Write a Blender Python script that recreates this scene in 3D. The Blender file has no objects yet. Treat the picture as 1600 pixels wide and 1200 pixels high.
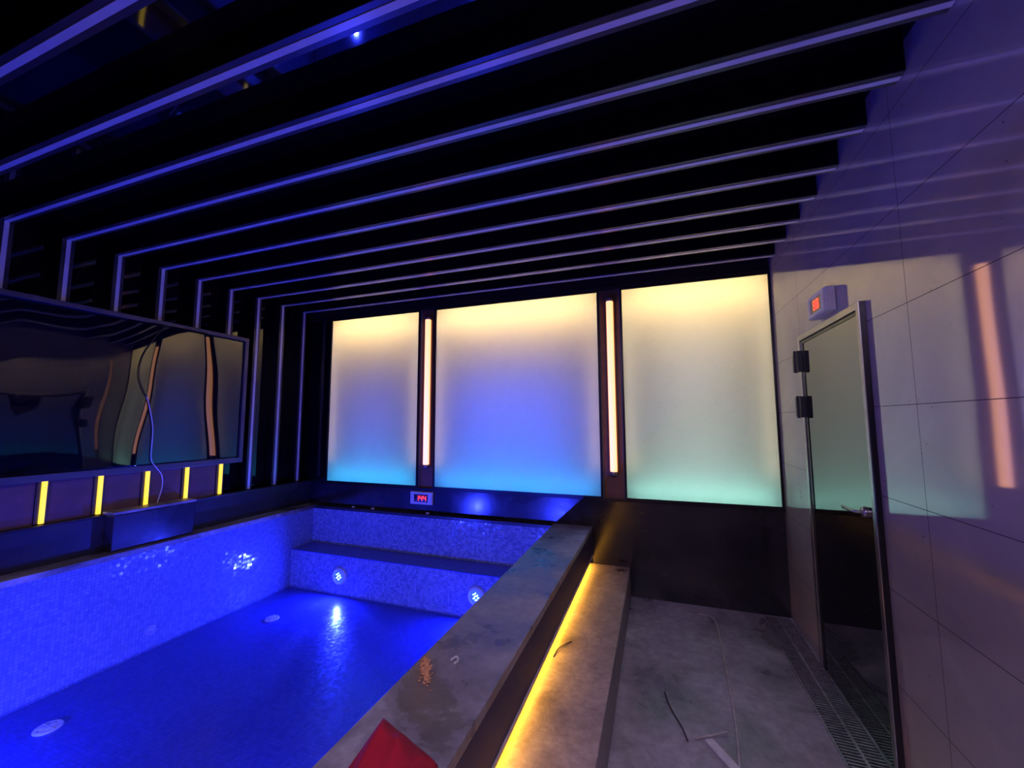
import bpy, bmesh, math, random
from mathutils import Vector, Matrix
random.seed(7)
sc = bpy.context.scene
C = sc.collection

# ------------------------------------------------------------------ camera
YAW, PITCH, ROLL, FPX = 19.60732788, 5.33366513, -0.18889413, 627.345
cy, sy = math.cos(math.radians(YAW)), math.sin(math.radians(YAW))
cp, sp = math.cos(math.radians(PITCH)), math.sin(math.radians(PITCH))
fw = Vector((-sy*cp, cy*cp, sp)); rt = Vector((cy, sy, 0)); up = rt.cross(fw)
cr, sr = math.cos(math.radians(ROLL)), math.sin(math.radians(ROLL))
rt2 = cr*rt + sr*up; up2 = -sr*rt + cr*up
cam = bpy.data.cameras.new('camera'); camo = bpy.data.objects.new('camera', cam); C.objects.link(camo)
m3 = Matrix((rt2, up2, -fw)).transposed()
camo.matrix_world = Matrix.Translation((0, 0, 1.5)) @ m3.to_4x4()
cam.sensor_width = 36; cam.lens = FPX/1600*36; cam.clip_start = 0.02; cam.clip_end = 60
sc.camera = camo

# ------------------------------------------------------------------ world, view
w = bpy.data.worlds.new('world'); sc.world = w; w.use_nodes = True
w.node_tree.nodes['Background'].inputs[0].default_value = (0.02, 0.02, 0.05, 1)
w.node_tree.nodes['Background'].inputs[1].default_value = 0.2
sc.view_settings.view_transform = 'Standard'; sc.view_settings.look = 'None'
sc.view_settings.gamma = 1; sc.view_settings.use_curve_mapping = False
sc.view_settings.exposure = 0.15
cyc = sc.cycles
cyc.max_bounces = 10; cyc.diffuse_bounces = 5; cyc.glossy_bounces = 6; cyc.transmission_bounces = 6; cyc.transparent_max_bounces = 8
cyc.sample_clamp_indirect = 4; cyc.use_denoising = True; cyc.caustics_reflective = True; cyc.blur_glossy = 0.3

# light strengths
POOL_P = 34.0                      # each underwater lamp (W)
POOL_COL = (0.022, 0.035, 1.0)
WARM = (1.0, 0.68, 0.25)
S_TOP, S_SIDE, S_BOT = 42.0, 3.4, 14.0
TUBE = 1.8
LEDY = 1.25
FILL_P = 55.0                       # soft fill light added out of view behind the camera

# ------------------------------------------------------------------ room dimensions (metres)
XR, XL, XW = 0.925, -3.9, -4.02    # right wall, fin faces on the left, left wall
YF, YN = 3.74, -0.9                # far wall, near wall
ZC, ZS = 2.92, 2.80                # mirror ceiling, underside of the fins
PX0, PX1, PY0, PY1, PZ, PB = -3.70, -0.92, 0.30, 3.65, 0.56, -0.229   # pool
CX = -0.57                         # outer face of the coping
SX, SZ = -0.25, 0.24               # step edge and height

# ------------------------------------------------------------------ materials
def nmat(name):
    m = bpy.data.materials.new(name); m.use_nodes = True
    nt = m.node_tree; b = nt.nodes['Principled BSDF']
    return m, nt, b
def N(nt, t, **k):
    n = nt.nodes.new(t)
    for a, v in k.items():
        if a in n.inputs.keys(): n.inputs[a].default_value = v
        else: setattr(n, a, v)
    return n
def L(nt, a, b): nt.links.new(a, b)
def ramp(nt, fac, stops):
    r = N(nt, 'ShaderNodeValToRGB'); L(nt, fac, r.inputs[0])
    e = r.color_ramp.elements
    while len(e) > len(stops): e.remove(e[-1])
    while len(e) < len(stops): e.new(0.5)
    for q, (p, c) in zip(e, stops): q.position = p; q.color = (*c, 1) if len(c) == 3 else c
    return r
def noise(nt, scale, detail=3, rough=0.5, vec=None, dist=0.0):
    n = N(nt, 'ShaderNodeTexNoise'); n.inputs['Scale'].default_value = scale
    n.inputs['Detail'].default_value = detail; n.inputs['Roughness'].default_value = rough
    n.inputs['Distortion'].default_value = dist
    if vec is None: vec = N(nt, 'ShaderNodeNewGeometry').outputs['Position']
    L(nt, vec, n.inputs['Vector']); return n
def bump(nt, b, h, strength, distance, slot='Normal'):
    k = N(nt, 'ShaderNodeBump'); k.inputs['Strength'].default_value = strength; k.inputs['Distance'].default_value = distance
    L(nt, h, k.inputs['Height']); L(nt, k.outputs[0], b.inputs[slot]); return k
def plain(name, col, rough=0.5, metal=0.0, ior=1.5, var=0.12, scale=14.0, bmp=0.0):
    m, nt, b = nmat(name)
    n = noise(nt, scale, 4)
    lo = tuple(c*(1-var) for c in col); hi = tuple(min(1, c*(1+var)) for c in col)
    r = ramp(nt, n.outputs[0], [(0.3, lo), (0.7, hi)]); L(nt, r.outputs[0], b.inputs['Base Color'])
    b.inputs['Roughness'].default_value = rough; b.inputs['Metallic'].default_value = metal; b.inputs['IOR'].default_value = ior
    if bmp: bump(nt, b, n.outputs[0], bmp, 0.002)
    return m
def emis(name, col, s, base=(0.8, 0.8, 0.8)):
    m, nt, b = nmat(name)
    b.inputs['Base Color'].default_value = (*base, 1); b.inputs['Emission Color'].default_value = (*col, 1)
    n = noise(nt, 40.0, 2); mr = N(nt, 'ShaderNodeMapRange'); L(nt, n.outputs[0], mr.inputs[0])
    mr.inputs['To Min'].default_value = s*0.94; mr.inputs['To Max'].default_value = s*1.06
    L(nt, mr.outputs[0], b.inputs['Emission Strength']); b.inputs['Roughness'].default_value = 0.4
    return m
def planar(nt, axes, off=(0, 0)):
    g = N(nt, 'ShaderNodeNewGeometry'); s = N(nt, 'ShaderNodeSeparateXYZ'); c = N(nt, 'ShaderNodeCombineXYZ')
    L(nt, g.outputs['Position'], s.inputs[0])
    for i, a in enumerate(axes):
        ad = N(nt, 'ShaderNodeMath', operation='ADD'); L(nt, s.outputs[a.upper()], ad.inputs[0]); ad.inputs[1].default_value = off[i]
        L(nt, ad.outputs[0], c.inputs[i])
    return c.outputs[0]
def brick(nt, vec, bw, bh, mortar, c1, c2, cm, smooth=0.1):
    t = N(nt, 'ShaderNodeTexBrick', offset=0.0, squash=1.0); L(nt, vec, t.inputs['Vector'])
    t.inputs['Scale'].default_value = 1; t.inputs['Brick Width'].default_value = bw; t.inputs['Row Height'].default_value = bh
    t.inputs['Mortar Size'].default_value = mortar; t.inputs['Mortar Smooth'].default_value = smooth
    t.inputs['Color1'].default_value = (*c1, 1); t.inputs['Color2'].default_value = (*c2, 1); t.inputs['Mortar'].default_value = (*cm, 1)
    return t
def mosaic(name, axes, c1=(0.13, 0.18, 0.42), c2=(0.22, 0.28, 0.54), cm=(0.12, 0.15, 0.34), rough=0.14, coat=0.0):
    m, nt, b = nmat(name)
    v = planar(nt, axes)
    t = brick(nt, v, 0.022, 0.022, 0.0016, c1, c2, cm)
    n = noise(nt, 1.6, 4)
    mx = N(nt, 'ShaderNodeMix', data_type='RGBA', blend_type='MULTIPLY'); mx.inputs[0].default_value = 1
    r = ramp(nt, n.outputs[0], [(0.3, (0.86, 0.86, 0.86)), (0.7, (1, 1, 1))])
    L(nt, t.outputs[0], mx.inputs[6]); L(nt, r.outputs[0], mx.inputs[7]); L(nt, mx.outputs[2], b.inputs['Base Color'])
    b.inputs['Roughness'].default_value = rough
    # each little tile is set at a slightly different angle
    tn = N(nt, 'ShaderNodeTexWhiteNoise'); sn = N(nt, 'ShaderNodeVectorMath', operation='SNAP'); L(nt, v, sn.inputs[0]); sn.inputs[1].default_value = (0.022, 0.022, 0.022)
    L(nt, sn.outputs[0], tn.inputs[0])
    ad = N(nt, 'ShaderNodeMath', operation='ADD'); L(nt, t.outputs['Fac'], ad.inputs[0]); ad.inputs[1].default_value = 0
    inv = N(nt, 'ShaderNodeMath', operation='SUBTRACT'); inv.inputs[0].default_value = 1; L(nt, ad.outputs[0], inv.inputs[1])
    kb = bump(nt, b, inv.outputs[0], 0.5, 0.0015)
    sb = N(nt, 'ShaderNodeVectorMath', operation='SUBTRACT'); L(nt, tn.outputs['Color'], sb.inputs[0]); sb.inputs[1].default_value = (0.5, 0.5, 0.5)
    sc_ = N(nt, 'ShaderNodeVectorMath', operation='SCALE'); L(nt, sb.outputs[0], sc_.inputs[0]); sc_.inputs['Scale'].default_value = 0.10
    av = N(nt, 'ShaderNodeVectorMath', operation='ADD'); L(nt, sc_.outputs[0], av.inputs[0]); L(nt, N(nt, 'ShaderNodeNewGeometry').outputs['Normal'], av.inputs[1])
    no = N(nt, 'ShaderNodeVectorMath', operation='NORMALIZE'); L(nt, av.outputs[0], no.inputs[0]); L(nt, no.outputs[0], kb.inputs['Normal'])
    return m

def stone(name, c_lo, c_mid, c_hi, rough=(0.25, 0.6), scale=2.4, ior=1.5, joints=None):
    """dusty polished stone with stains that have a shape of their own"""
    m, nt, b = nmat(name)
    n1 = noise(nt, scale, 8, 0.62, dist=0.6); n2 = noise(nt, scale*9, 6, 0.6)
    r1 = ramp(nt, n1.outputs[0], [(0.34, c_lo), (0.50, c_mid), (0.66, c_hi)])
    r2 = ramp(nt, n2.outputs[0], [(0.35, (0.72, 0.72, 0.72)), (0.65, (1, 1, 1))])
    mx = N(nt, 'ShaderNodeMix', data_type='RGBA', blend_type='MULTIPLY'); mx.inputs[0].default_value = 1
    L(nt, r1.outputs[0], mx.inputs[6]); L(nt, r2.outputs[0], mx.inputs[7])
    out = mx.outputs[2]
    if joints:
        axes, off, bw, bh, cm = joints
        t = brick(nt, planar(nt, axes, off), bw, bh, 0.002, (1, 1, 1), (1, 1, 1), (0, 0, 0), 0.0)
        m2 = N(nt, 'ShaderNodeMix', data_type='RGBA'); L(nt, t.outputs['Fac'], m2.inputs[0]); L(nt, out, m2.inputs[6]); m2.inputs[7].default_value = (*cm, 1)
        out = m2.outputs[2]
    L(nt, out, b.inputs['Base Color'])
    mr = N(nt, 'ShaderNodeMapRange'); L(nt, n1.outputs[0], mr.inputs[0]); mr.inputs['From Min'].default_value = 0.35; mr.inputs['From Max'].default_value = 0.65
    mr.inputs['To Min'].default_value = rough[0]; mr.inputs['To Max'].default_value = rough[1]; L(nt, mr.outputs[0], b.inputs['Roughness'])
    b.inputs['IOR'].default_value = ior
    bump(nt, b, n2.outputs[0], 0.12, 0.002)
    return m

def gloss(name, col, rough, ior, wave=0.0, wscale=2.0):
    m, nt, b = nmat(name)
    n = noise(nt, 3.0, 4); r = ramp(nt, n.outputs[0], [(0.3, tuple(c*0.8 for c in col)), (0.7, tuple(c*1.2 for c in col))])
    L(nt, r.outputs[0], b.inputs['Base Color']); b.inputs['Roughness'].default_value = rough; b.inputs['IOR'].default_value = ior
    if wave:
        w_ = noise(nt, wscale, 1); bump(nt, b, w_.outputs[0], 1.0, wave)
    return m

M = {}
M['black_gloss'] = gloss('black_lacquer_panel', (0.004, 0.004, 0.006), 0.04, 1.6, 0.002, 3.0)
M['fin'] = plain('dark_bronze_fin', (0.055, 0.045, 0.06), 0.28, 0.3)
M['fin_side'] = plain('satin_black_fin_side', (0.004, 0.004, 0.006), 0.3, 0, 1.3)
M['diffuser'] = plain('milky_plastic_diffuser', (0.62, 0.60, 0.66), 0.22, 0.0, 1.5, 0.05)
M['led_yellow'] = emis('lit_yellow_diffuser', (1.0, 0.66, 0.05), LEDY, (0.25, 0.16, 0.03))
M['mirror'] = gloss('dark_mirror_glass', (0.003, 0.004, 0.008), 0.02, 1.85)
M['frame_purple'] = plain('satin_aluminium_trim', (0.10, 0.09, 0.11), 0.35, 0.3)
M['stone_dark'] = stone('dark_polished_granite', (0.010, 0.008, 0.012), (0.016, 0.013, 0.018), (0.035, 0.028, 0.030), (0.12, 0.24), 1.6, 1.6)
M['ledge_dark'] = stone('dark_ledge_granite', (0.022, 0.020, 0.022), (0.028, 0.025, 0.028), (0.04, 0.035, 0.038), (0.2, 0.35), 1.6)
M['apron'] = plain('matt_slate_apron', (0.028, 0.026, 0.085), 0.55, ior=1.4)
M['coping'] = stone('dusty_grey_coping_stone', (0.10, 0.095, 0.10), (0.26, 0.24, 0.25), (0.46, 0.43, 0.43), (0.22, 0.6), 2.6)
M['step'] = stone('dusty_step_stone', (0.20, 0.16, 0.14), (0.34, 0.28, 0.25), (0.46, 0.39, 0.35), (0.3, 0.6), 4.0)
M['floor'] = stone('dusty_grey_floor_stone', (0.16, 0.15, 0.16), (0.34, 0.31, 0.33), (0.46, 0.43, 0.45), (0.25, 0.6), 2.2)
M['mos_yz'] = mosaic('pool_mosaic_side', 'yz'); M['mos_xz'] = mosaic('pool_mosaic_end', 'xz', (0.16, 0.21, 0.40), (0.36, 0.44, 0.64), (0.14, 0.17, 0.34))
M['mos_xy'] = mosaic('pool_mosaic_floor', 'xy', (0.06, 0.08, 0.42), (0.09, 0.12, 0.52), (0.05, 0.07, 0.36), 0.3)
M['frame_black'] = plain('black_anodised_frame', (0.012, 0.010, 0.012), 0.3, 0.2, 1.5)
M['frame_brown'] = plain('dark_brown_laminate', (0.03, 0.018, 0.016), 0.3)
M['pier_brown'] = plain('brown_veneer_pier', (0.20, 0.09, 0.035), 0.4)
M['box_white'] = plain('grey_lightbox_lining', (0.12, 0.12, 0.12), 0.8, var=0.02)
M['tube'] = emis('lit_tube_diffuser', (1.0, 0.42, 0.15), TUBE)
M['cap'] = plain('tube_end_cap_metal', (0.35, 0.30, 0.25), 0.3, 0.7)
M['metal_alu'] = plain('brushed_aluminium', (0.42, 0.40, 0.38), 0.3, 0.9)
M['steel'] = plain('stainless_steel_grate', (0.42, 0.40, 0.44), 0.32, 0.8, var=0.3, scale=30)
M['rubber'] = plain('black_rubber', (0.012, 0.012, 0.014), 0.45)
M['plastic_white'] = plain('white_abs_plastic', (0.7, 0.69, 0.68), 0.35)
M['screen'] = gloss('tinted_display_window', (0.03, 0.006, 0.008), 0.1, 1.5)
M['digit'] = emis('lit_red_segments', (1.0, 0.03, 0.02), 3.0, (0.3, 0, 0))
M['door_glass'] = gloss('dark_tinted_door_glass', (0.004, 0.007, 0.007), 0.03, 2.7, 0.0)
M['cable_w'] = plain('pale_cable_sheath', (0.6, 0.6, 0.7), 0.4)
M['cable_k'] = plain('black_cable_sheath', (0.01, 0.01, 0.012), 0.4)
M['lamp_ring'] = plain('lamp_bezel_plastic', (0.55, 0.58, 0.65), 0.3)
M['lamp_lens'] = emis('lamp_lens_blue', (0.04, 0.12, 1.0), 0.55, (0.2, 0.25, 0.6))
M['lamp_dot'] = emis('lamp_diodes_cyan', (0.35, 0.95, 1.0), 6.0)
M['cover'] = plain('white_drain_cover', (0.75, 0.77, 0.8), 0.35)
M['sand'] = plain('orange_grit', (0.62, 0.30, 0.12), 0.9, var=0.5, scale=60)
M['strip'] = plain('dirty_plastic_trim', (0.42, 0.38, 0.34), 0.4, var=0.3)
M['paper'] = plain('white_cardboard_scrap', (0.6, 0.58, 0.56), 0.8, var=0.2)
M['twig'] = plain('dark_wire_scrap', (0.05, 0.035, 0.04), 0.5)

def wall_tile_mat():
    m, nt, b = nmat('polished_porcelain_wall_tiles')
    # joints of the tile at y = 1.93 (+1.2 k) and z = 0.39 k
    t = brick(nt, planar(nt, 'yz', (-1.93+12.0, 0.0)), 1.2, 0.39, 0.0013, (1, 1, 1), (0.9, 0.9, 0.9), (0, 0, 0), 0.0)
    n1 = noise(nt, 1.3, 5, 0.6, dist=1.0)
    r1 = ramp(nt, n1.outputs[0], [(0.3, (0.30, 0.25, 0.29)), (0.55, (0.36, 0.30, 0.33)), (0.75, (0.42, 0.35, 0.37))])
    m1 = N(nt, 'ShaderNodeMix', data_type='RGBA'); L(nt, t.outputs['Fac'], m1.inputs[0]); L(nt, r1.outputs[0], m1.inputs[6]); m1.inputs[7].default_value = (0.03, 0.025, 0.03, 1)
    # small pits and specks of dust
    n2 = N(nt, 'ShaderNodeTexVoronoi'); n2.inputs['Scale'].default_value = 22; L(nt, N(nt, 'ShaderNodeNewGeometry').outputs['Position'], n2.inputs['Vector'])
    r2 = ramp(nt, n2.outputs['Distance'], [(0.06, (0.30, 0.22, 0.22)), (0.09, (1, 1, 1))])
    n3 = noise(nt, 5, 3); r3 = ramp(nt, n3.outputs[0], [(0.58, (1, 1, 1)), (0.64, (0, 0, 0))])
    mm = N(nt, 'ShaderNodeMix', data_type='RGBA', blend_type='LIGHTEN'); mm.inputs[0].default_value = 1
    L(nt, r2.outputs[0], mm.inputs[6]); L(nt, r3.outputs[0], mm.inputs[7])
    mx = N(nt, 'ShaderNodeMix', data_type='RGBA', blend_type='MULTIPLY'); mx.inputs[0].default_value = 1
    L(nt, m1.outputs[2], mx.inputs[6]); L(nt, mm.outputs[2], mx.inputs[7]); L(nt, mx.outputs[2], b.inputs['Base Color'])
    mr = N(nt, 'ShaderNodeMapRange'); L(nt, t.outputs['Fac'], mr.inputs[0]); mr.inputs['To Min'].default_value = 0.05; mr.inputs['To Max'].default_value = 0.7
    L(nt, mr.outputs[0], b.inputs['Roughness']); b.inputs['IOR'].default_value = 2.8
    mi = N(nt, 'ShaderNodeMapRange'); L(nt, t.outputs['Fac'], mi.inputs[0]); mi.inputs['To Min'].default_value = 2.8; mi.inputs['To Max'].default_value = 1.1; L(nt, mi.outputs[0], b.inputs['IOR'])
    w_ = noise(nt, 1.7, 1); bump(nt, b, w_.outputs[0], 1.0, 0.0012)
    return m
M['wall_tile'] = wall_tile_mat()

def pane_mat(name):
    m = bpy.data.materials.new(name); m.use_nodes = True; nt = m.node_tree
    nt.nodes.remove(nt.nodes['Principled BSDF']); out = nt.nodes['Material Output']
    d = N(nt, 'ShaderNodeBsdfDiffuse'); t = N(nt, 'ShaderNodeBsdfTranslucent'); mix = N(nt, 'ShaderNodeMixShader')
    n = noise(nt, 60, 4, 0.7); n0 = noise(nt, 9, 3, 0.6)
    ad = N(nt, 'ShaderNodeMath', operation='ADD'); L(nt, n.outputs[0], ad.inputs[0]); L(nt, n0.outputs[0], ad.inputs[1])
    r = ramp(nt, ad.outputs[0], [(0.0, (0.80, 0.80, 0.80)), (1.0, (0.90, 0.90, 0.90))])
    L(nt, r.outputs[0], d.inputs[0]); L(nt, r.outputs[0], t.inputs[0])
    mix.inputs[0].default_value = 0.82; L(nt, d.outputs[0], mix.inputs[1]); L(nt, t.outputs[0], mix.inputs[2])
    L(nt, mix.outputs[0], out.inputs[0]); return m
M['pane'] = pane_mat('frosted_acrylic_pane')

def clear_mat():
    m = bpy.data.materials.new('clear_back_of_pane'); m.use_nodes = True; nt = m.node_tree
    nt.nodes.remove(nt.nodes['Principled BSDF']); tr = N(nt, 'ShaderNodeBsdfTransparent'); tr.inputs[0].default_value = (0.96, 0.96, 0.96, 1)
    L(nt, tr.outputs[0], nt.nodes['Material Output'].inputs[0]); return m
M['clear'] = clear_mat()
def water_mat():
    m = bpy.data.materials.new('shallow_water'); m.use_nodes = True; nt = m.node_tree
    nt.nodes.remove(nt.nodes['Principled BSDF']); out = nt.nodes['Material Output']
    tr = N(nt, 'ShaderNodeBsdfTransparent'); tr.inputs[0].default_value = (0.78, 0.84, 0.98, 1)
    g = N(nt, 'ShaderNodeBsdfGlossy'); g.inputs['Roughness'].default_value = 0.2
    # reflectance of a water surface seen from either side (Schlick)
    ge = N(nt, 'ShaderNodeNewGeometry'); f = N(nt, 'ShaderNodeMath', operation='MULTIPLY_ADD')
    dt = N(nt, 'ShaderNodeVectorMath', operation='DOT_PRODUCT'); ab = N(nt, 'ShaderNodeMath', operation='ABSOLUTE')
    on = N(nt, 'ShaderNodeMath', operation='SUBTRACT'); on.inputs[0].default_value = 1; pw = N(nt, 'ShaderNodeMath', operation='POWER'); pw.inputs[1].default_value = 5
    L(nt, ge.outputs['Incoming'], dt.inputs[0]); L(nt, dt.outputs['Value'], ab.inputs[0]); L(nt, ab.outputs[0], on.inputs[1]); L(nt, on.outputs[0], pw.inputs[0])
    L(nt, pw.outputs[0], f.inputs[0]); f.inputs[1].default_value = 0.6; f.inputs[2].default_value = 0.014
    mix = N(nt, 'ShaderNodeMixShader')
    n = noise(nt, 26, 3, 0.6, dist=0.8); n2 = noise(nt, 1.4, 2)
    r = ramp(nt, n2.outputs[0], [(0.40, (0.08, 0.08, 0.08)), (0.62, (1, 1, 1))])
    mu = N(nt, 'ShaderNodeMath', operation='MULTIPLY'); L(nt, n.outputs[0], mu.inputs[0]); L(nt, r.outputs[0], mu.inputs[1])
    k = N(nt, 'ShaderNodeBump'); k.inputs['Strength'].default_value = 0.8; k.inputs['Distance'].default_value = 0.004
    L(nt, mu.outputs[0], k.inputs['Height']); L(nt, k.outputs[0], g.inputs['Normal']); L(nt, k.outputs[0], dt.inputs[1])
    L(nt, f.outputs[0], mix.inputs[0]); L(nt, tr.outputs[0], mix.inputs[1]); L(nt, g.outputs[0], mix.inputs[2]); L(nt, mix.outputs[0], out.inputs[0])
    return m
M['water'] = water_mat()

def cloth_mat():
    m, nt, b = nmat('red_fleece_cloth')
    n = noise(nt, 160, 4, 0.8); n2 = noise(nt, 7, 3)
    r = ramp(nt, n2.outputs[0], [(0.3, (0.26, 0.001, 0.012)), (0.7, (0.42, 0.002, 0.02))]); L(nt, r.outputs[0], b.inputs['Base Color'])
    b.inputs['Roughness'].default_value = 0.9; bump(nt, b, n.outputs[0], 0.6, 0.002)
    return m
M['cloth'] = cloth_mat()

# ------------------------------------------------------------------ mesh helpers
def obj(name, bm, mat, parent=None, bevel=0.0, smooth=False):
    me = bpy.data.meshes.new(name); bmesh.ops.recalc_face_normals(bm, faces=bm.faces[:]); bm.to_mesh(me); bm.free()
    o = bpy.data.objects.new(name, me); C.objects.link(o)
    for mm in (mat if isinstance(mat, (list, tuple)) else [mat]): me.materials.append(mm)
    if smooth:
        for p in me.polygons: p.use_smooth = True
    if bevel:
        md = o.modifiers.new('bevel', 'BEVEL'); md.width = bevel; md.segments = 2; md.limit_method = 'ANGLE'
    if parent: o.parent = parent; o.matrix_parent_inverse = Matrix.Translation(parent.location).inverted() if parent.get('_w') else Matrix()
    return o
def box(bm, x0, x1, y0, y1, z0, z1, mi=0):
    x0, x1 = sorted((x0, x1)); y0, y1 = sorted((y0, y1)); z0, z1 = sorted((z0, z1))
    v = [bm.verts.new(p) for p in ((x0,y0,z0),(x1,y0,z0),(x1,y1,z0),(x0,y1,z0),(x0,y0,z1),(x1,y0,z1),(x1,y1,z1),(x0,y1,z1))]
    for f in ((3,2,1,0),(4,5,6,7),(0,1,5,4),(1,2,6,5),(2,3,7,6),(3,0,4,7)):
        q = bm.faces.new([v[i] for i in f]); q.material_index = mi
    return v
def B(*boxes):
    bm = bmesh.new()
    for b in boxes: box(bm, *b)
    return bm
def lathe(profile, axis='z', seg=32, centre=(0, 0, 0), bm=None):
    """profile: (r, h) pairs revolved about an axis"""
    bm = bm or bmesh.new(); rings = []
    for r, h in profile:
        ring = []
        if r < 1e-6:
            ring = [bm.verts.new(_ax(0, 0, h, axis, centre))]
        else:
            for i in range(seg):
                a = 2*math.pi*i/seg; ring.append(bm.verts.new(_ax(r*math.cos(a), r*math.sin(a), h, axis, centre)))
        rings.append(ring)
    for a, b in zip(rings, rings[1:]):
        for i in range(seg):
            j = (i+1) % seg
            if len(a) == 1 and len(b) == 1: continue
            if len(a) == 1: bm.faces.new((a[0], b[i], b[j]))
            elif len(b) == 1: bm.faces.new((a[i], a[j], b[0]))
            else: bm.faces.new((a[i], a[j], b[j], b[i]))
    return bm
def _ax(u, v, h, axis, c):
    p = {'z': (u, v, h), 'y': (u, h, v), 'x': (h, u, v)}[axis]
    return (p[0]+c[0], p[1]+c[1], p[2]+c[2])
def tube(pts, r, seg=8, bm=None, flat=1.0):
    """a tube swept along points (r may be a list)"""
    bm = bm or bmesh.new(); pts = [Vector(p) for p in pts]; rings = []
    for i, p in enumerate(pts):
        d = (pts[min(i+1, len(pts)-1)] - pts[max(i-1, 0)]).normalized()
        ref = Vector((0, 0, 1)) if abs(d.z) < 0.9 else Vector((1, 0, 0))
        u = d.cross(ref).normalized(); v = u.cross(d).normalized(); rr = r[i] if isinstance(r, (list, tuple)) else r
        rings.append([bm.verts.new(p + u*math.cos(2*math.pi*k/seg)*rr + v*math.sin(2*math.pi*k/seg)*rr*flat) for k in range(seg)])
    for a, b in zip(rings, rings[1:]):
        for k in range(seg): bm.faces.new((a[k], a[(k+1) % seg], b[(k+1) % seg], b[k]))
    bm.faces.new(rings[0][::-1]); bm.faces.new(rings[-1]); return bm
def smoothpts(pts, n=6):
    P = [Vector(p) for p in pts]; out = []
    for i in range(len(P)-1):
        p0, p1, p2, p3 = P[max(i-1, 0)], P[i], P[i+1], P[min(i+2, len(P)-1)]
        for k in range(n):
            t = k/n; out.append(0.5*((2*p1)+(p2-p0)*t+(2*p0-5*p1+4*p2-p3)*t*t+(3*p1-p0-3*p2+p3)*t**3))
    out.append(P[-1]); return out
def thing(name, label, cat, loc=(0, 0, 0), group=None, world=True):
    """an Empty at the base; parts are given in world coordinates unless world=False"""
    o = bpy.data.objects.new(name, None); C.objects.link(o); o.location = loc; o.empty_display_size = 0.05
    if label: o['label'] = label
    if cat: o['category'] = cat
    if group: o['group'] = group
    if world: o['_w'] = 1
    return o
def tag(o, label, cat, group=None, kind=None):
    o['label'] = label; o['category'] = cat
    if group: o['group'] = group
    if kind: o['kind'] = kind
    return o
def struct(o, label=None):
    o['kind'] = 'structure'
    if label: o['label'] = label
    return o

# ------------------------------------------------------------------ setting
struct(obj('floor', B((SX, XR+0.1, YN-0.1, YF+0.5, -0.12, 0)), M['floor']), 'dusty grey stone floor of the walkway')
struct(obj('wall_right', B((XR, XR+0.12, YN-0.1, YF+0.5, 0, ZC+0.1)), M['wall_tile']), 'right wall of polished pale tiles mirroring the lit panels')
struct(obj('ceiling', B((XW-0.1, XR+0.12, YN-0.1, YF+0.5, ZC, ZC+0.1)), M['black_gloss']), 'glossy black ceiling between the fins')
struct(obj('wall_left', B((XW-0.1, XW, YN-0.1, YF+0.5, PZ-0.04, ZC)), M['black_gloss']), 'glossy black left wall')
struct(obj('wall_near', B((XW, XR, YN-0.1, YN, 0, ZC)), M['ledge_dark']), 'dark wall behind the viewpoint')

WIN = [(-3.612, -2.412), (-2.194, -0.484), (-0.258, 0.908)]
WZ0, WZ1 = 0.828, 2.704
G = 0.018                                                    # frame width
bm = bmesh.new()
box(bm, XW, CX, YF, YF+0.1, PZ-0.1, WZ0-G)                      # dark stone below the panels, over the pool
box(bm, CX, XR, YF, YF+0.1, 0, WZ0-G)
struct(obj('wall_far', bm, M['stone_dark'], bevel=0), 'dark polished stone apron of the far wall under the lit panels')
struct(obj('trim_1', B((XW, XR, YF, YF+0.1, WZ1+G, ZC)), M['frame_brown']), 'dark header above the lit panels')
struct(obj('trim_2', B((XW, WIN[0][0]-G, YF, YF+0.1, WZ0-G, WZ1+G)), M['black_gloss']), 'glossy black end panel at the left corner')
for i, (a, b_) in enumerate(((WIN[0][1]+G, WIN[1][0]-G), (WIN[1][1]+G, WIN[2][0]-G))):
    struct(obj('trim_%d' % (3+i), B((a, b_, YF+0.03, YF+0.1, WZ0-G, WZ1+G)), M['pier_brown']), 'dark brown pier between two lit panels')
struct(obj('trim_5', B((-3.9, -3.62, YF-0.012, YF, 0.79, 0.812), (-3.62, XR, YF-0.016, YF, 0.795, 0.81)), M['frame_black']), 'thin black ledge line under the lit panels')
struct(obj('trim_6', B((XW, XR-0.002, YF-0.014, YF, 2.742, 2.760)), M['frame_black']), 'thin black rail under the header')

E_TOP = emis('warm_strip_top', WARM, S_TOP)
E_SIDE = [emis('strip_side_1', (1.0, 0.74, 0.50), S_SIDE), emis('strip_side_2', (1.0, 0.72, 0.47), S_SIDE), emis('strip_side_3', (1.0, 0.84, 0.50), S_SIDE)]
E_BOT = [emis('cyan_strip_1', (0.0, 0.55, 1.0), S_BOT), emis('cyan_strip_2', (0.0, 0.42, 1.0), S_BOT), emis('teal_strip_3', (0.28, 0.80, 0.66), S_BOT)]
E_BACK = [emis('added_pane_glow_1', (0.03, 0.05, 0.6), 0.8), emis('added_pane_glow_2', (0.01, 0.07, 0.9), 1.2), emis('added_pane_glow_3', (0.55, 0.60, 0.50), 0.7)]  # glow added behind the panes for their blue and grey centres
wl = ['leftmost lit panel, warm yellow top fading to blue', 'widest middle lit panel glowing deep blue in the centre', 'right lit panel, yellow top fading to pale teal']
BD = 0.34
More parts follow.
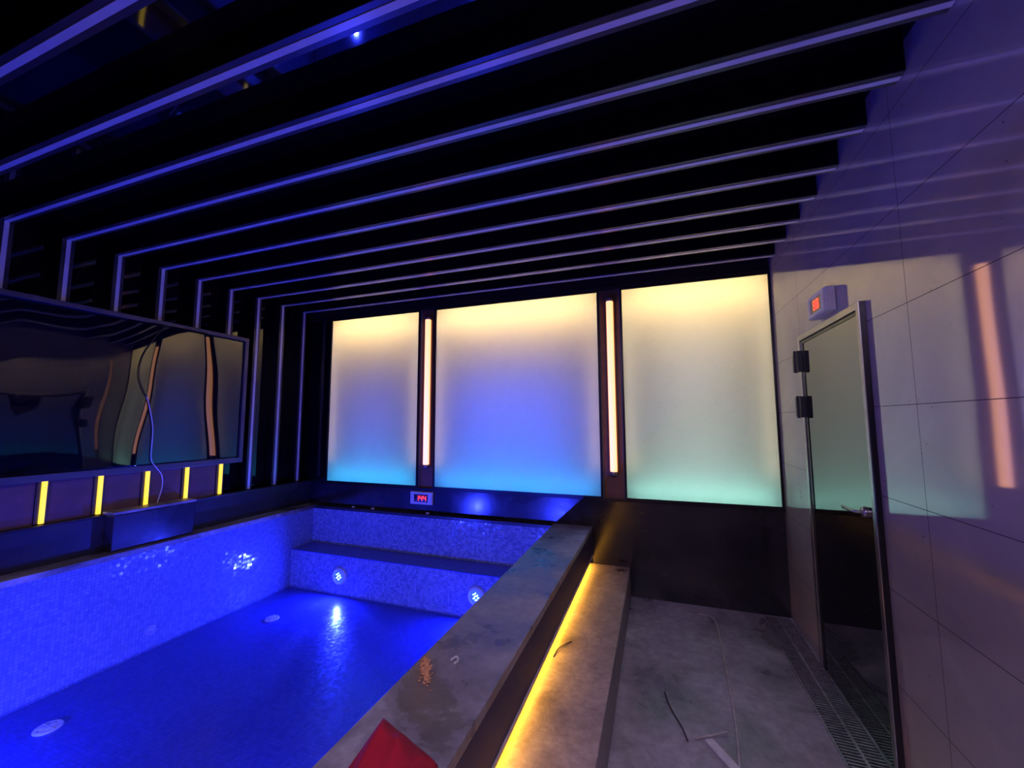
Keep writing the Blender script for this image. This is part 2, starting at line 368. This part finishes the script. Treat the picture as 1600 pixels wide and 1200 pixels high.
for i, (a, b_) in enumerate(WIN):
    t = thing('window_%d' % (i+1), wl[i], None, ((a+b_)/2, YF, WZ0)); t['kind'] = 'structure'
    f = bmesh.new()
    box(f, a-G, a, YF-0.014, YF+0.05, WZ0-G, WZ1+G); box(f, b_, b_+min(G, XR-b_-0.002), YF-0.014, YF+0.05, WZ0-G, WZ1+G)
    box(f, a, b_, YF-0.014, YF+0.05, WZ1, WZ1+G); box(f, a, b_, YF-0.014, YF+0.05, WZ0-G, WZ0)
    obj('window_frame', f, M['frame_black'], t)
    bm = B((a, b_, YF+0.002, YF+0.006, WZ0, WZ1)); bm.faces.ensure_lookup_table()
    for fc in bm.faces: fc.material_index = 0 if fc.calc_center_median().y < YF+0.003 else 1
    obj('frosted_pane', bm, [M['pane'], M['clear']], t)
    y0, y1 = YF+0.05, YF+0.05+BD
    h = bmesh.new()
    box(h, a-0.02, b_+0.02, y1, y1+0.01, WZ0-0.02, WZ1+0.02)
    box(h, a-0.03, a-0.0, YF+0.007, y1, WZ0-0.02, WZ1+0.02); box(h, b_, b_+0.03, YF+0.007, y1, WZ0-0.02, WZ1+0.02)
    box(h, a, b_, YF+0.007, y1, WZ1, WZ1+0.03); box(h, a, b_, YF+0.007, y1, WZ0-0.03, WZ0)
    obj('light_box', h, M['box_white'], t)
    obj('added_glow_sheet', B((a+0.25, b_-0.25, y1-0.01, y1-0.001, WZ0+0.1, (WZ0+1.15, WZ0+1.15, WZ1-0.3)[i])), E_BACK[i], t)  # added emissive sheet that tints the middle of the pane
    obj('led_strip', B((a+0.03, b_-0.03, YF+0.24, YF+0.26, WZ1-0.03, WZ1-0.01)), E_TOP, t)
    for q in (a+0.008, b_-0.02): obj('led_strip', B((q, q+0.012, YF+0.08, YF+0.095, WZ0+0.22, WZ1-0.1)), E_SIDE[i], t)
    obj('led_strip', B((a+0.03, b_-0.03, YF+0.14, YF+0.16, WZ0+0.01, WZ0+0.025)), E_BOT[i], t)

# ------------------------------------------------------------------ tube lamps between the panels
def tube_lamp(x, label):
    t = thing('tube_lamp', label, 'lamp', (x, YF, 1.0), 'upright tube lamps between the lit panels')
    yc = YF-0.012
    obj('diffuser', lathe([(0.0, 1.045), (0.024, 1.047), (0.031, 1.056), (0.031, 2.60), (0.024, 2.609), (0.0, 2.611)], 'z', 24, (x, yc, 0)), M['tube'], t, smooth=True)
    obj('end_cap', lathe([(0.0, 1.020), (0.030, 1.020), (0.034, 1.026), (0.034, 1.050), (0.0315, 1.052)], 'z', 24, (x, yc, 0)), M['cap'], t, smooth=True)
    obj('end_cap', lathe([(0.0315, 2.602), (0.034, 2.604), (0.034, 2.628), (0.030, 2.634), (0.0, 2.634)], 'z', 24, (x, yc, 0)), M['cap'], t, smooth=True)
    obj('back_plate', B((x-0.042, x+0.042, YF+0.006, YF+0.030, 1.02, 2.634)), M['pier_brown'], t, bevel=0.003)
tube_lamp(-2.292, 'warm upright tube lamp between the left and the middle lit panel')
tube_lamp(-0.367, 'warm upright tube lamp between the middle and the right lit panel')

# ------------------------------------------------------------------ portal fins: ceiling beam + wall post
YS = [3.585-0.2925*k for k in range(15)]
ORD = ['first', 'second', 'third', 'fourth', 'fifth', 'sixth', 'seventh', 'eighth', 'ninth', 'tenth', 'eleventh', 'twelfth', 'thirteenth', 'fourteenth', 'fifteenth']
HW, CW = 0.033, 0.0115
MIR_Y1 = 2.885
for k, y in enumerate(YS):
    inside = y < MIR_Y1
    lb = 'black slatted portal rib with pale light channel, %s from the lit panels' % ORD[k]
    t = thing('portal_rib', lb, 'ceiling rib', (XL, y, PZ), 'portal ribs across the ceiling and down the left wall')
    b0 = bmesh.new(); box(b0, XL, XR-0.002, y-HW, y+HW, ZS+0.004, ZC-0.002); 
    obj('ceiling_beam', b0, M['fin_side'], t)
    for ya, yb in ((y-HW, y-CW), (y+CW, y+HW)): obj('channel_edge', B((XL+0.001, XR-0.003, ya, yb, ZS-0.001, ZS+0.004)), M['fin'], t)
    obj('light_channel', B((XL+0.001, XR-0.003, y-CW, y+CW, ZS-0.004, ZS+0.004)), M['diffuser'], t)
    zb = 0.83
    b2 = bmesh.new(); box(b2, XW+0.002, XL-0.004, y-HW, y+HW, zb, ZC-0.002)
    obj('wall_post', b2, M['fin_side'], t)
    z0 = 2.345 if inside else zb
    for ya, yb in ((y-HW, y-CW), (y+CW, y+HW)):
        obj('channel_edge', B((XL-0.004, XL+0.001, ya, yb, z0, ZS-0.002)), M['fin'], t)
        if inside: obj('channel_edge', B((XL-0.004, XL+0.001, ya, yb, zb, 1.112)), M['fin'], t)
    obj('light_channel', B((XL-0.004, XL+0.004, y-CW, y+CW, z0, ZS-0.004)), M['diffuser'], t)
    if inside:
        e = obj('led_strip', B((XL-0.004, XL+0.020, y-0.011, y+0.011, zb+0.001, 1.112)), M['led_yellow'], t); e['label'] = 'glowing yellow light strip under the mirror'

M['plum'] = plain('dark_plum_satin_panel', (0.13, 0.06, 0.065), 0.4, 0, 1.5)
for k, y in enumerate(YS[:-1]):  # panels added flush with the fins so the yellow strips' halo shows
    if y < MIR_Y1:
        tag(obj('glow_catch_panel', B((XW+0.002, XL-0.006, y-0.2925+HW+0.002, y-HW-0.002, 0.826, 1.112)), M['plum']), 'dark plum panel added under the mirror to catch the strip glow, just before the %s rib from the lit panels' % ORD[k], 'wall panel', 'dark panels between the yellow light strips')

# ------------------------------------------------------------------ warped dark mirror in its frame on the left wall
t = thing('wall_mirror', 'long dark mirror on the left wall with wavy reflections of the lit panels', 'mirror', (XL, 1.4, 1.11))
MZ0, MZ1, MY0 = 1.112, 2.345, -0.55
f = bmesh.new()
box(f, XL+0.0045, XL+0.050, MY0, MIR_Y1, MZ1-0.034, MZ1); box(f, XL+0.0045, XL+0.050, MY0, MIR_Y1, MZ0, MZ0+0.048)
box(f, XL+0.0045, XL+0.050, MIR_Y1-0.036, MIR_Y1, MZ0+0.048, MZ1-0.034); box(f, XL+0.0045, XL+0.050, MY0, MY0+0.036, MZ0+0.048, MZ1-0.034)
obj('mirror_frame', f, M['frame_purple'], t, bevel=0.003)
# the sheet is slightly bent: its normal turns along the wall
def tilt(y, z):
    a = [(1.35, 0.0), (1.55, -0.05), (1.66, -0.068), (1.8, -0.065), (2.05, -0.022), (2.3, 0.012), (2.51, 0.034), (2.9, 0.03)]
    if y <= a[0][0]: s = a[0][1]
    elif y >= a[-1][0]: s = a[-1][1]
    else:
        for (p, q), (u, v) in zip(a, a[1:]):
            if p <= y <= u: s = q+(v-q)*(y-p)/(u-p); break
    return s
ny, nz = 150, 60
bm = bmesh.new(); grid = []
ys = [MY0+0.03+(MIR_Y1-0.06-MY0)*i/ny for i in range(ny+1)]; zs = [MZ0+0.04+(MZ1-MZ0-0.07)*j/nz for j in range(nz+1)]
acc = [0.0]
for i in range(ny): 
    acc.append(acc[-1]-tilt((ys[i]+ys[i+1])/2, 1.7)*(ys[i+1]-ys[i]))
mnv = min(acc)
def warp(y, z):
    u = (z-1.72)/0.6
    hump = 0.0064*(z-1.7)/0.5*math.sin(math.pi*(y-1.75)/1.1)**2 if 1.75 < y < 2.85 else 0.0
    return hump + 0.0012*math.sin(3.1*u+2.4*y)*(1-0.6*u*u) + 0.0006*math.sin(5.0*u+6.0*y+1.0)
for i, y in enumerate(ys):
    grid.append([bm.verts.new((XL+0.010+acc[i]-mnv, y, z)) for z in zs])
for i, col in enumerate(grid):
    for j, v in enumerate(col): v.co.x += warp(ys[i], zs[j])
for i in range(ny):
    for j in range(nz): bm.faces.new((grid[i][j], grid[i+1][j], grid[i+1][j+1], grid[i][j+1]))
o = obj('mirror_glass', bm, M['mirror'], t, smooth=True)
md = o.modifiers.new('solid', 'SOLIDIFY'); md.thickness = 0.004; md.offset = -1

# ------------------------------------------------------------------ pool
pool = thing('plunge_pool', 'drained mosaic plunge pool glowing deep blue with a bench at its far end', 'pool', ((PX0+PX1)/2, 2, PB))
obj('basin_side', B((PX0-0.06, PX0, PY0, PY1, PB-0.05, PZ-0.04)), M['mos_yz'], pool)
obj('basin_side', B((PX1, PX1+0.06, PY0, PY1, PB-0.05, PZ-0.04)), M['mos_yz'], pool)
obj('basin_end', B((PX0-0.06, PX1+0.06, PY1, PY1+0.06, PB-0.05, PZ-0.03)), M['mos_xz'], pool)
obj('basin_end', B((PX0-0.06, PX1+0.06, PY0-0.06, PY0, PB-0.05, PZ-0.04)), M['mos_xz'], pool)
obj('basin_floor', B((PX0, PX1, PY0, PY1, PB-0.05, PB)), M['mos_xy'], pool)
def bench(y0, y1):
    q = obj('bench', B((PX0+0.001, PX1-0.001, y0, y1, PB+0.001, 0.152)), M['mos_xz'], pool)
    s = obj('bench_top', B((PX0+0.001, PX1-0.001, y0-(0.006 if y1 > 2 else 0), y1+(0 if y1 > 2 else 0.006), 0.152, 0.160)), M['mos_xy'], q)
    s.matrix_parent_inverse = Matrix()
bench(3.37, PY1-0.001); bench(PY0+0.001, 0.60)
# coping stones
c = obj('coping', B((PX1-0.0, CX, PY0-0.3, YF-0.001, PZ-0.04, PZ)), M['coping'], pool, bevel=0.004)
obj('outer_apron', B((PX1+0.06, CX-0.004, PY0-0.3, YF-0.001, 0.31, PZ-0.04)), M['apron'], pool)
obj('coping', B((-3.857, PX0+0.004, PY0-0.3, YF-0.001, PZ-0.04, PZ)), M['coping'], pool, bevel=0.004)
obj('coping', B((PX0+0.004, PX1, PY1-0.006, YF-0.001, PZ-0.03, PZ)), M['ledge_dark'], pool, bevel=0.004)
obj('coping', B((PX0+0.004, PX1, PY0-0.3, PY0, PZ-0.04, PZ)), M['coping'], pool, bevel=0.004)
obj('edge_lip', B((-0.5735, -0.567, PY0-0.3, YF-0.001, 0.300, 0.314)), M['strip'], pool)
obj('outer_base', B((PX1+0.06, -0.66, PY0-0.3, YF-0.001, 0.0, 0.31)), M['ledge_dark'], pool)
def nozzle(x, y, z, axis, s=1):
    prof = [(0.0, 0.010), (0.012, 0.010), (0.013, 0.004), (0.020, 0.004), (0.034, 0.007), (0.038, 0.002), (0.038, 0.0)]
    if axis == 'y': prof = [(r, -h) for r, h in prof]
    obj('jet_nozzle', lathe(prof, axis, 24, (x, y, z)), M['mos_noz'], pool, smooth=True)
M['mos_noz'] = plain('white_jet_fitting', (0.24, 0.28, 0.5), 0.3)
nozzle(-2.946, PY1, 0.435, 'y'); nozzle(-1.414, PY1, 0.437, 'y'); nozzle(PX0, 2.117, -0.084, 'x')
for x, y, r in ((-3.316, 1.425, 0.062), (-3.253, 2.794, 0.058)):
    bm = lathe([(0, 0.012), (r*0.55, 0.012), (r*0.6, 0.008), (r*0.68, 0.008), (r*0.74, 0.011), (r*0.93, 0.009), (r, 0.003), (r, 0)], 'z', 32, (x, y, PB))
    for a in range(6):
        ca, sa = math.cos(a*math.pi/3), math.sin(a*math.pi/3)
        tube([(x+ca*r*0.2, y+sa*r*0.2, PB+0.012), (x+ca*r*0.9, y+sa*r*0.9, PB+0.011)], 0.002, 6, bm)
    obj('drain_cover', bm, M['cover'], pool, smooth=True)
def flat_sheet(x0, x1, y0, y1, z):
    bm = bmesh.new(); nx, ny_ = 28, 28; g = [[bm.verts.new((x0+(x1-x0)*i/nx, y0+(y1-y0)*j/ny_, z)) for j in range(ny_+1)] for i in range(nx+1)]
    for i in range(nx):
        for j in range(ny_): bm.faces.new((g[i][j], g[i+1][j], g[i+1][j+1], g[i][j+1]))
    return bm
wat = tag(obj('shallow_water', flat_sheet(PX0+0.002, PX1-0.002, 0.603, 3.367, PB+0.018), M['water']), 'thin sheet of rippled water covering the blue pool floor', 'water')

def pool_light(x, y, z, label, face=-1):
    t = thing('pool_light', label, 'pool light', (x, y, z), 'underwater lamps set in the bench faces', world=False)
    s = face
    ring = obj('bezel', lathe([(0.085, 0), (0.085, 0.012*s), (0.078, 0.020*s), (0.066, 0.022*s), (0.060, 0.014*s), (0.060, 0.0)], 'y', 40), M['lamp_ring'], t, smooth=True)
    obj('lens', lathe([(0.0, 0.016*s), (0.040, 0.014*s), (0.060, 0.008*s), (0.060, 0.0)], 'y', 40), M['lamp_lens'], t, smooth=True)
    bm = bmesh.new()
    for (dx, dz, ln, an) in ((-0.022, 0.020, 0.016, 0.3), (-0.006, 0.006, 0.022, 0.7), (0.014, 0.014, 0.018, 1.0), (0.024, -0.004, 0.014, 0.5), (-0.018, -0.012, 0.018, 0.2), (0.004, -0.024, 0.022, 0.4), (-0.004, 0.032, 0.010, 0.6)):
        ca, sa = math.cos(an)*ln/2, math.sin(an)*ln/2
        tube([(dx-ca, 0.016*s, dz-sa), (dx+ca, 0.016*s, dz+sa)], 0.004, 8, bm)
    obj('diodes', bm, M['lamp_dot'], t)
    for k in range(4):
        a = math.pi/4+k*math.pi/2
        obj('screw', lathe([(0, 0.0245*s), (0.003, 0.024*s), (0.004, 0.021*s), (0.004, 0.018*s)], 'y', 10, (0.072*math.cos(a), 0, 0.072*math.sin(a))), M['steel'], t)
    ld = bpy.data.lights.new('pool_lamp_light', 'AREA'); ld.shape = 'DISK'; ld.size = 0.03; ld.energy = POOL_P; ld.color = POOL_COL
    lo = bpy.data.objects.new('pool_lamp_light', ld); C.objects.link(lo); lo.parent = t
    lo.location = (0, 0.022*s, 0); lo.rotation_euler = (math.pi/2*(1 if s > 0 else -1), 0, 0)
    return t
pool_light(-3.04, 3.364, -0.04, 'round underwater lamp at the left in the far bench face')
pool_light(-1.536, 3.364, -0.03, 'round underwater lamp at the right in the far bench face, by the grey coping')
pool_light(-3.12, 0.608, -0.03, 'round underwater lamp in the near bench face, farther from the walkway', 1)
pool_light(-1.56, 0.608, -0.03, 'round underwater lamp in the near bench face, close to the walkway', 1)

# ------------------------------------------------------------------ ledge along the left wall
tag(obj('wall_kerb', B((-3.93, -3.857, YN, YF-0.001, PZ-0.04, 0.812), (-3.935, -3.852, YN, YF-0.001, 0.812, 0.824)), M['ledge_dark'], bevel=0.003),
    'long low dark stone kerb along the foot of the left wall', 'kerb')
t = thing('spout_box', 'low dark stone box projecting from the kerb onto the pool ledge', 'box', (-3.80, 2.13, PZ))
obj('body', B((-3.851, -3.75, 1.857, 2.407, PZ+0.001, 0.822)), M['ledge_dark'], t, bevel=0.004)
obj('top_slab', B((-3.878, -3.742, 1.850, 2.414, 0.826, 0.846)), M['coping'], t, bevel=0.003)

# ------------------------------------------------------------------ step with yellow light
tag(obj('step', B((-0.66, SX, YN, YF-0.001, 0, SZ)), M['step'], bevel=0.004), 'dusty stone step beside the pool coping lit yellow from under the edge', 'step')
t = thing('edge_light', 'yellow light strip hidden under the pool coping above the step', 'light strip', (-0.61, 2, SZ))
obj('strip_body', B((-0.625, -0.590, PY0-0.25, YF-0.03, 0.301, 0.3095)), M['metal_alu'], t)
obj('diffuser', B((-0.622, -0.593, PY0-0.25, YF-0.03, 0.295, 0.301)), emis('yellow_edge_diffuser', (1.0, 0.46, 0.03), 30.0), t)

# ------------------------------------------------------------------ digital displays
SEG = {'0': 'abcdef', '1': 'bc', '4': 'bcfg', '8': 'abcdefg'}
def segs(bm, ch, x, z, w_, h, th, put):
    H = h/2; g = th*0.25
    R_ = {'a': (x+g, x+w_-g, z+h-th, z+h), 'd': (x+g, x+w_-g, z, z+th), 'g': (x+g, x+w_-g, z+H-th/2, z+H+th/2),
          'f': (x, x+th, z+H+g, z+h-g), 'b': (x+w_-th, x+w_, z+H+g, z+h-g), 'e': (x, x+th, z+g, z+H-g), 'c': (x+w_-th, x+w_, z+g, z+H-g)}
    for s in SEG[ch]: put(bm, *R_[s])
def display(label, loc, rotz, text, w_=0.262, h=0.13, d=0.03, dw=0.034):
    t = thing('temperature_display', label, 'display', loc, 'digital temperature displays', world=False); t.rotation_euler = (0, 0, rotz)
    # local frame: face towards -y, centre bottom at origin
    b0 = B((-w_/2, w_/2, -d, 0, 0, h)); obj('housing', b0, M['plastic_white'], t, bevel=0.005)
    m_ = 0.024; sw, sh = w_-0.095, h-0.052
    f = bmesh.new(); y0, y1 = -d-0.006, -d+0.002
    box(f, -w_/2+0.004, w_/2-0.004, y0, y1, 0.004, 0.026); box(f, -w_/2+0.004, w_/2-0.004, y0, y1, h-0.026, h-0.004)
    box(f, -w_/2+0.004, -sw/2, y0, y1, 0.026, h-0.026); box(f, sw/2, w_/2-0.004, y0, y1, 0.026, h-0.026)
    obj('bezel', f, M['plastic_white'], t, bevel=0.002)
    obj('screen', B((-sw/2, sw/2, -d-0.003, -d+0.001, 0.026, h-0.026)), M['screen'], t)
    n = len(text); pitch = dw*1.3; x0 = -(n*pitch-(pitch-dw))/2
    bm = bmesh.new()
    for i, ch in enumerate(text):
        segs(bm, ch, x0+i*pitch, 0.026+sh*0.16, dw, sh*0.68, 0.0075, lambda b_, a, c_, e, g: box(b_, a, c_, -d-0.0045, -d-0.0028, e, g))
    o = obj('digits', bm, M['digit'], t); o['label'] = 'glowing red digits'
    return t
display('white framed temperature display reading 144 under the left pier of the lit panels', (-2.332, YF, 0.642), 0, '144')
display('white temperature display box with red digits on the wall above the glass door', (XR, 2.663, 2.086), -math.pi/2, '88', w_=0.245, h=0.132, d=0.048)

# ------------------------------------------------------------------ door on the right wall
t = thing('door_1', 'dark glass door in a slim metal frame on the right wall', None, (XR, 2.6, 0)); t['kind'] = 'structure'
DY0, DY1, DZ = 2.25, 3.10, 2.05
FX = 0.900
f = bmesh.new()
box(f, FX, XR-0.001, DY0, DY0+0.030, 0.001, DZ); box(f, FX, XR-0.001, DY1-0.034, DY1, 0.001, DZ)
box(f, FX, XR-0.001, DY0+0.030, DY1-0.034, DZ-0.034, DZ)
obj('door_frame', f, M['metal_alu'], t, bevel=0.002)
f = bmesh.new()
box(f, FX+0.006, XR-0.004, DY0+0.033, DY0+0.045, 0.012, DZ-0.04); box(f, FX+0.006, XR-0.004, DY1-0.072, DY1-0.037, 0.012, DZ-0.04)
box(f, FX+0.006, XR-0.004, DY0+0.045, DY1-0.072, DZ-0.056, DZ-0.04)
obj('leaf_frame', f, M['frame_black'], t, bevel=0.001)
obj('near_casing', B((FX+0.003, XR-0.001, DY0-0.006, DY0-0.0005, 0.001, DZ-0.002)), M['frame_black'], t)
obj('door_glass', B((FX+0.010, FX+0.018, DY0+0.045, DY1-0.072, 0.012, DZ-0.056)), M['door_glass'], t)
for z in (1.815, 1.520):
    h = bmesh.new(); box(h, FX-0.022, FX+0.010, DY1-0.055, DY1-0.010, z, z+0.135); box(h, FX-0.016, FX+0.010, DY1-0.010, DY1+0.070, z+0.006, z+0.129)
    lathe([(0, z-0.004), (0.010, z-0.004), (0.010, z+0.139), (0, z+0.139)], 'z', 16, (FX-0.022, DY1-0.010, 0), h)
    obj('hinge', h, M['rubber'], t, bevel=0.002)
h = tube([(FX-0.002, DY0+0.10, 1.075), (FX-0.032, DY0+0.105, 1.075), (FX-0.036, DY0+0.12, 1.075), (FX-0.036, DY0+0.24, 1.072)], 0.007, 12)
lathe([(0, -0.014), (0.022, -0.014), (0.024, -0.008), (0.024, 0.006)], 'x', 24, (FX+0.004, DY0+0.10, 1.075), h)
obj('door_handle', h, M['metal_alu'], t, smooth=True)

# ------------------------------------------------------------------ floor drain along the right wall
GX0, GX1, GY0, GY1 = 0.735, 0.905, 0.9, 3.70
t = thing('floor_drain', 'long slotted steel floor drain along the foot of the right wall', 'drain', ((GX0+GX1)/2, 2.3, 0))
obj('frame', B((GX0-0.006, GX0+0.003, GY0, GY1, 0.0005, 0.007), (GX1-0.003, GX1+0.006, GY0, GY1, 0.0005, 0.007), (GX0, GX1, GY0-0.006, GY0, 0.0005, 0.007), (GX0, GX1, GY1, GY1+0.006, 0.0005, 0.007)), M['steel'], t)
obj('channel', B((GX0, GX1, GY0, GY1, 0.0003, 0.0012)), M['rubber'], t)
bm = bmesh.new(); n = int((GY1-GY0)/0.020)
for i in range(n):
    y = GY0+0.006+i*0.020; box(bm, GX0+0.006, GX1-0.006, y, y+0.0085, 0.003, 0.0065)
obj('grate', bm, M['steel'], t)
obj('centre_rib', B(((GX0+GX1)/2-0.006, (GX0+GX1)/2+0.006, GY0, GY1, 0.0035, 0.0085)), M['steel'], t)

# ------------------------------------------------------------------ loose things
Z = 0.006
tag(obj('trim_offcut', tube(smoothpts([(0.262, 3.573, Z), (0.325, 3.553, Z), (0.350, 3.50, 0.02), (0.370, 3.39, 0.012), (0.352, 2.93, 0.010), (0.323, 2.40, Z), (0.290, 2.10, Z), (0.25, 1.7, Z)], 5), 0.006, 8, flat=0.8), M['strip']), 'long thin bent plastic strip lying along the middle of the grey floor', 'plastic strip')
tag(obj('trim_offcut', tube([(0.12, 2.212, Z), (0.20, 2.262, Z), (0.272, 2.302, Z+0.006)], 0.005, 8, flat=0.7), M['strip']), 'short straight plastic sliver touching the long strip on the floor', 'plastic strip')
bm = bmesh.new(); v = [bm.verts.new(p) for p in ((0.165, 2.215, 0.001), (0.20, 2.235, 0.001), (0.30, 2.08, 0.001), (0.262, 2.06, 0.001))]
fc = bm.faces.new(v); r = bmesh.ops.extrude_face_region(bm, geom=[fc]); bmesh.ops.translate(bm, verts=[e for e in r['geom'] if isinstance(e, bmesh.types.BMVert)], vec=(0, 0, 0.012))
tag(obj('cardboard_scrap', bm, M['paper'], bevel=0.002), 'pale flat cardboard scrap beside the long strip on the floor', 'scrap')
tag(obj('wire_scrap', tube(smoothpts([(-0.005, 2.52, 0.004), (0.01, 2.44, 0.008), (0.035, 2.36, 0.004), (0.07, 2.27, 0.006), (0.09, 2.19, 0.004)], 5), 0.0035, 8), M['twig']), 'dark curved wire scrap on the grey floor left of the long strip', 'wire')
tag(obj('wire_scrap', tube(smoothpts([(-0.56, 2.222, SZ+0.003), (-0.552, 2.30, SZ+0.006), (-0.52, 2.37, SZ+0.004), (-0.499, 2.403, SZ+0.003)], 5), 0.0028, 8), M['twig']), 'thin curved dark wire lying on the yellow lit step', 'wire')
# leaf-like scrap at the far corner of the step
bm = bmesh.new()
for k in range(5):
    a = k*1.25+0.3; tube(smoothpts([(-0.315, 3.62, SZ+0.004), (-0.315+0.02*math.cos(a), 3.62+0.015*math.sin(a), SZ+0.012), (-0.315+0.045*math.cos(a), 3.62+0.035*math.sin(a), SZ+0.004)], 4), 0.004, 6, bm)
tag(obj('cable_tie_knot', bm, M['twig']), 'small dark knot of wire ends at the far end of the step', 'wire')
# orange grit on the coping: one spill nobody could count
bm = bmesh.new()
for k in range(420):
    a = random.gauss(0, 1); b2 = random.gauss(0, 1)
    y = 1.415+0.034*a; x = -0.606*y+0.010*b2
    if x < PX1+0.004: x = PX1+0.004+random.random()*0.02
    r = random.uniform(0.0018, 0.0055)
    bmesh.ops.create_icosphere(bm, subdivisions=1, radius=r, matrix=Matrix.Translation((x, y, PZ+r*0.5)) @ Matrix.Diagonal((1, 1, 0.6, 1)))
tag(obj('grit_spill', bm, M['sand']), 'spill of orange grit on the coping at the pool edge', 'grit', kind='stuff')
bm = bmesh.new()
tube(smoothpts([(-0.795, 1.500, PZ+0.003), (-0.780, 1.52, PZ+0.008), (-0.765, 1.505, PZ+0.004), (-0.772, 1.485, PZ+0.003)], 4), [0.003+0.002*(i % 2) for i in range(13)], 6, bm)
tag(obj('paper_crumb', bm, M['paper']), 'tiny pale crumpled scrap on the middle of the coping', 'scrap')
bm = bmesh.new()
for k in range(9):
    x = -3.45+random.random()*0.9; y = 3.69+random.random()*0.03
    r = random.uniform(0.004, 0.010)
    if k < 3: bmesh.ops.create_icosphere(bm, subdivisions=2, radius=0.013, matrix=Matrix.Translation(((-3.18, -2.92, -2.24)[k], 3.69, PZ+0.006)) @ Matrix.Diagonal((1.6, 1, 0.6, 1)))
tag(obj('rubble_crumbs', bm, M['cover']), 'pale crumbs of rubble on the dark ledge under the small display', 'crumbs', kind='stuff')

# red cloth folded on the coping
def red_cloth():
    bm = bmesh.new(); n = 40; g = {}
    apex = Vector((-0.835, 1.135)); lft = Vector((-0.855, 0.62)); rgt = Vector((-0.545, 0.78))
    # a corner of folded cloth: square grid with the apex at one corner
    e1 = (Vector((-0.79, 0.80))-apex); e2 = (Vector((-0.590, 1.045))-apex)
    for i in range(n+1):
        for j in range(n+1):
            u, v_ = i/n, j/n
            p = apex+e1*u+e2*v_*(1-0.05*u)
            edge = min(u, v_, 1-u, 1-v_)
            h = 0.012+0.045*min(1, edge*4.5)**0.6 + 0.012*math.sin(6*u+3*v_)*min(1, edge*5) + 0.006*math.sin(17*v_-5*u)*min(1, edge*8)
            x = max(min(p.x, CX-0.012), PX1+0.012)
            g[i, j] = bm.verts.new((x, p.y, PZ+max(0.004, h)))
    for i in range(n):
        for j in range(n): bm.faces.new((g[i, j], g[i+1, j], g[i+1, j+1], g[i, j+1]))
    rim = [g[i, 0] for i in range(n)]+[g[n, j] for j in range(n)]+[g[n-i, n] for i in range(n)]+[g[0, n-j] for j in range(n)]
    low = [bm.verts.new((v.co.x, v.co.y, PZ+0.0015)) for v in rim]
    for k in range(len(rim)): bm.faces.new((rim[k], rim[(k+1) % len(rim)], low[(k+1) % len(rim)], low[k]))
    bm.faces.new(low)
    return bm
tag(obj('red_cloth', red_cloth(), M['cloth'], smooth=True), 'folded red cloth lying on the grey pool coping', 'cloth')

# hanging cable in front of the mirror
t = thing('hanging_cable', 'thin cable hanging in front of the dark mirror down to the kerb', 'cable', (-3.84, 2.17, 0.85))
X0 = -3.845
up_ = [(X0, 2.14, 2.30), (X0, 2.075, 2.20), (X0, 2.00, 2.03), (X0, 1.985, 1.88), (X0, 2.02, 1.76), (X0, 2.05, 1.71)]
dn = [(X0, 2.05, 1.71), (X0, 2.075, 1.62), (X0, 2.107, 1.46), (X0, 2.110, 1.32), (X0, 2.115, 1.20), (X0+0.012, 2.155, 1.125), (-3.825, 2.185, 1.07), (-3.835, 2.20, 0.98), (-3.845, 2.18, 0.852)]
obj('upper_lead', tube(smoothpts(up_, 5), 0.0035, 8), M['cable_k'], t)['label'] = 'black upper length'
obj('lower_lead', tube(smoothpts(dn, 5), 0.0035, 8), M['cable_w'], t)['label'] = 'pale lower length'

# added fill light with its housing, unseen behind the viewpoint
t = thing('added_fill_light', 'added dim fill light, unseen behind the viewpoint', 'lamp', (-0.4, -0.55, ZS-0.02))
obj('housing', B((-0.6, 0.5, -0.72, -0.40, ZS-0.035, ZS-0.005)), M['frame_black'], t)
ld = bpy.data.lights.new('fill_area_light', 'AREA'); ld.shape = 'RECTANGLE'; ld.size = 1.0; ld.size_y = 0.25; ld.energy = FILL_P; ld.color = (0.72, 0.55, 1.0)
lo = bpy.data.objects.new('fill_area_light', ld); C.objects.link(lo); lo.location = (-0.05, -0.56, ZS-0.037)

for o in C.objects:
    if '_w' in o: del o['_w']
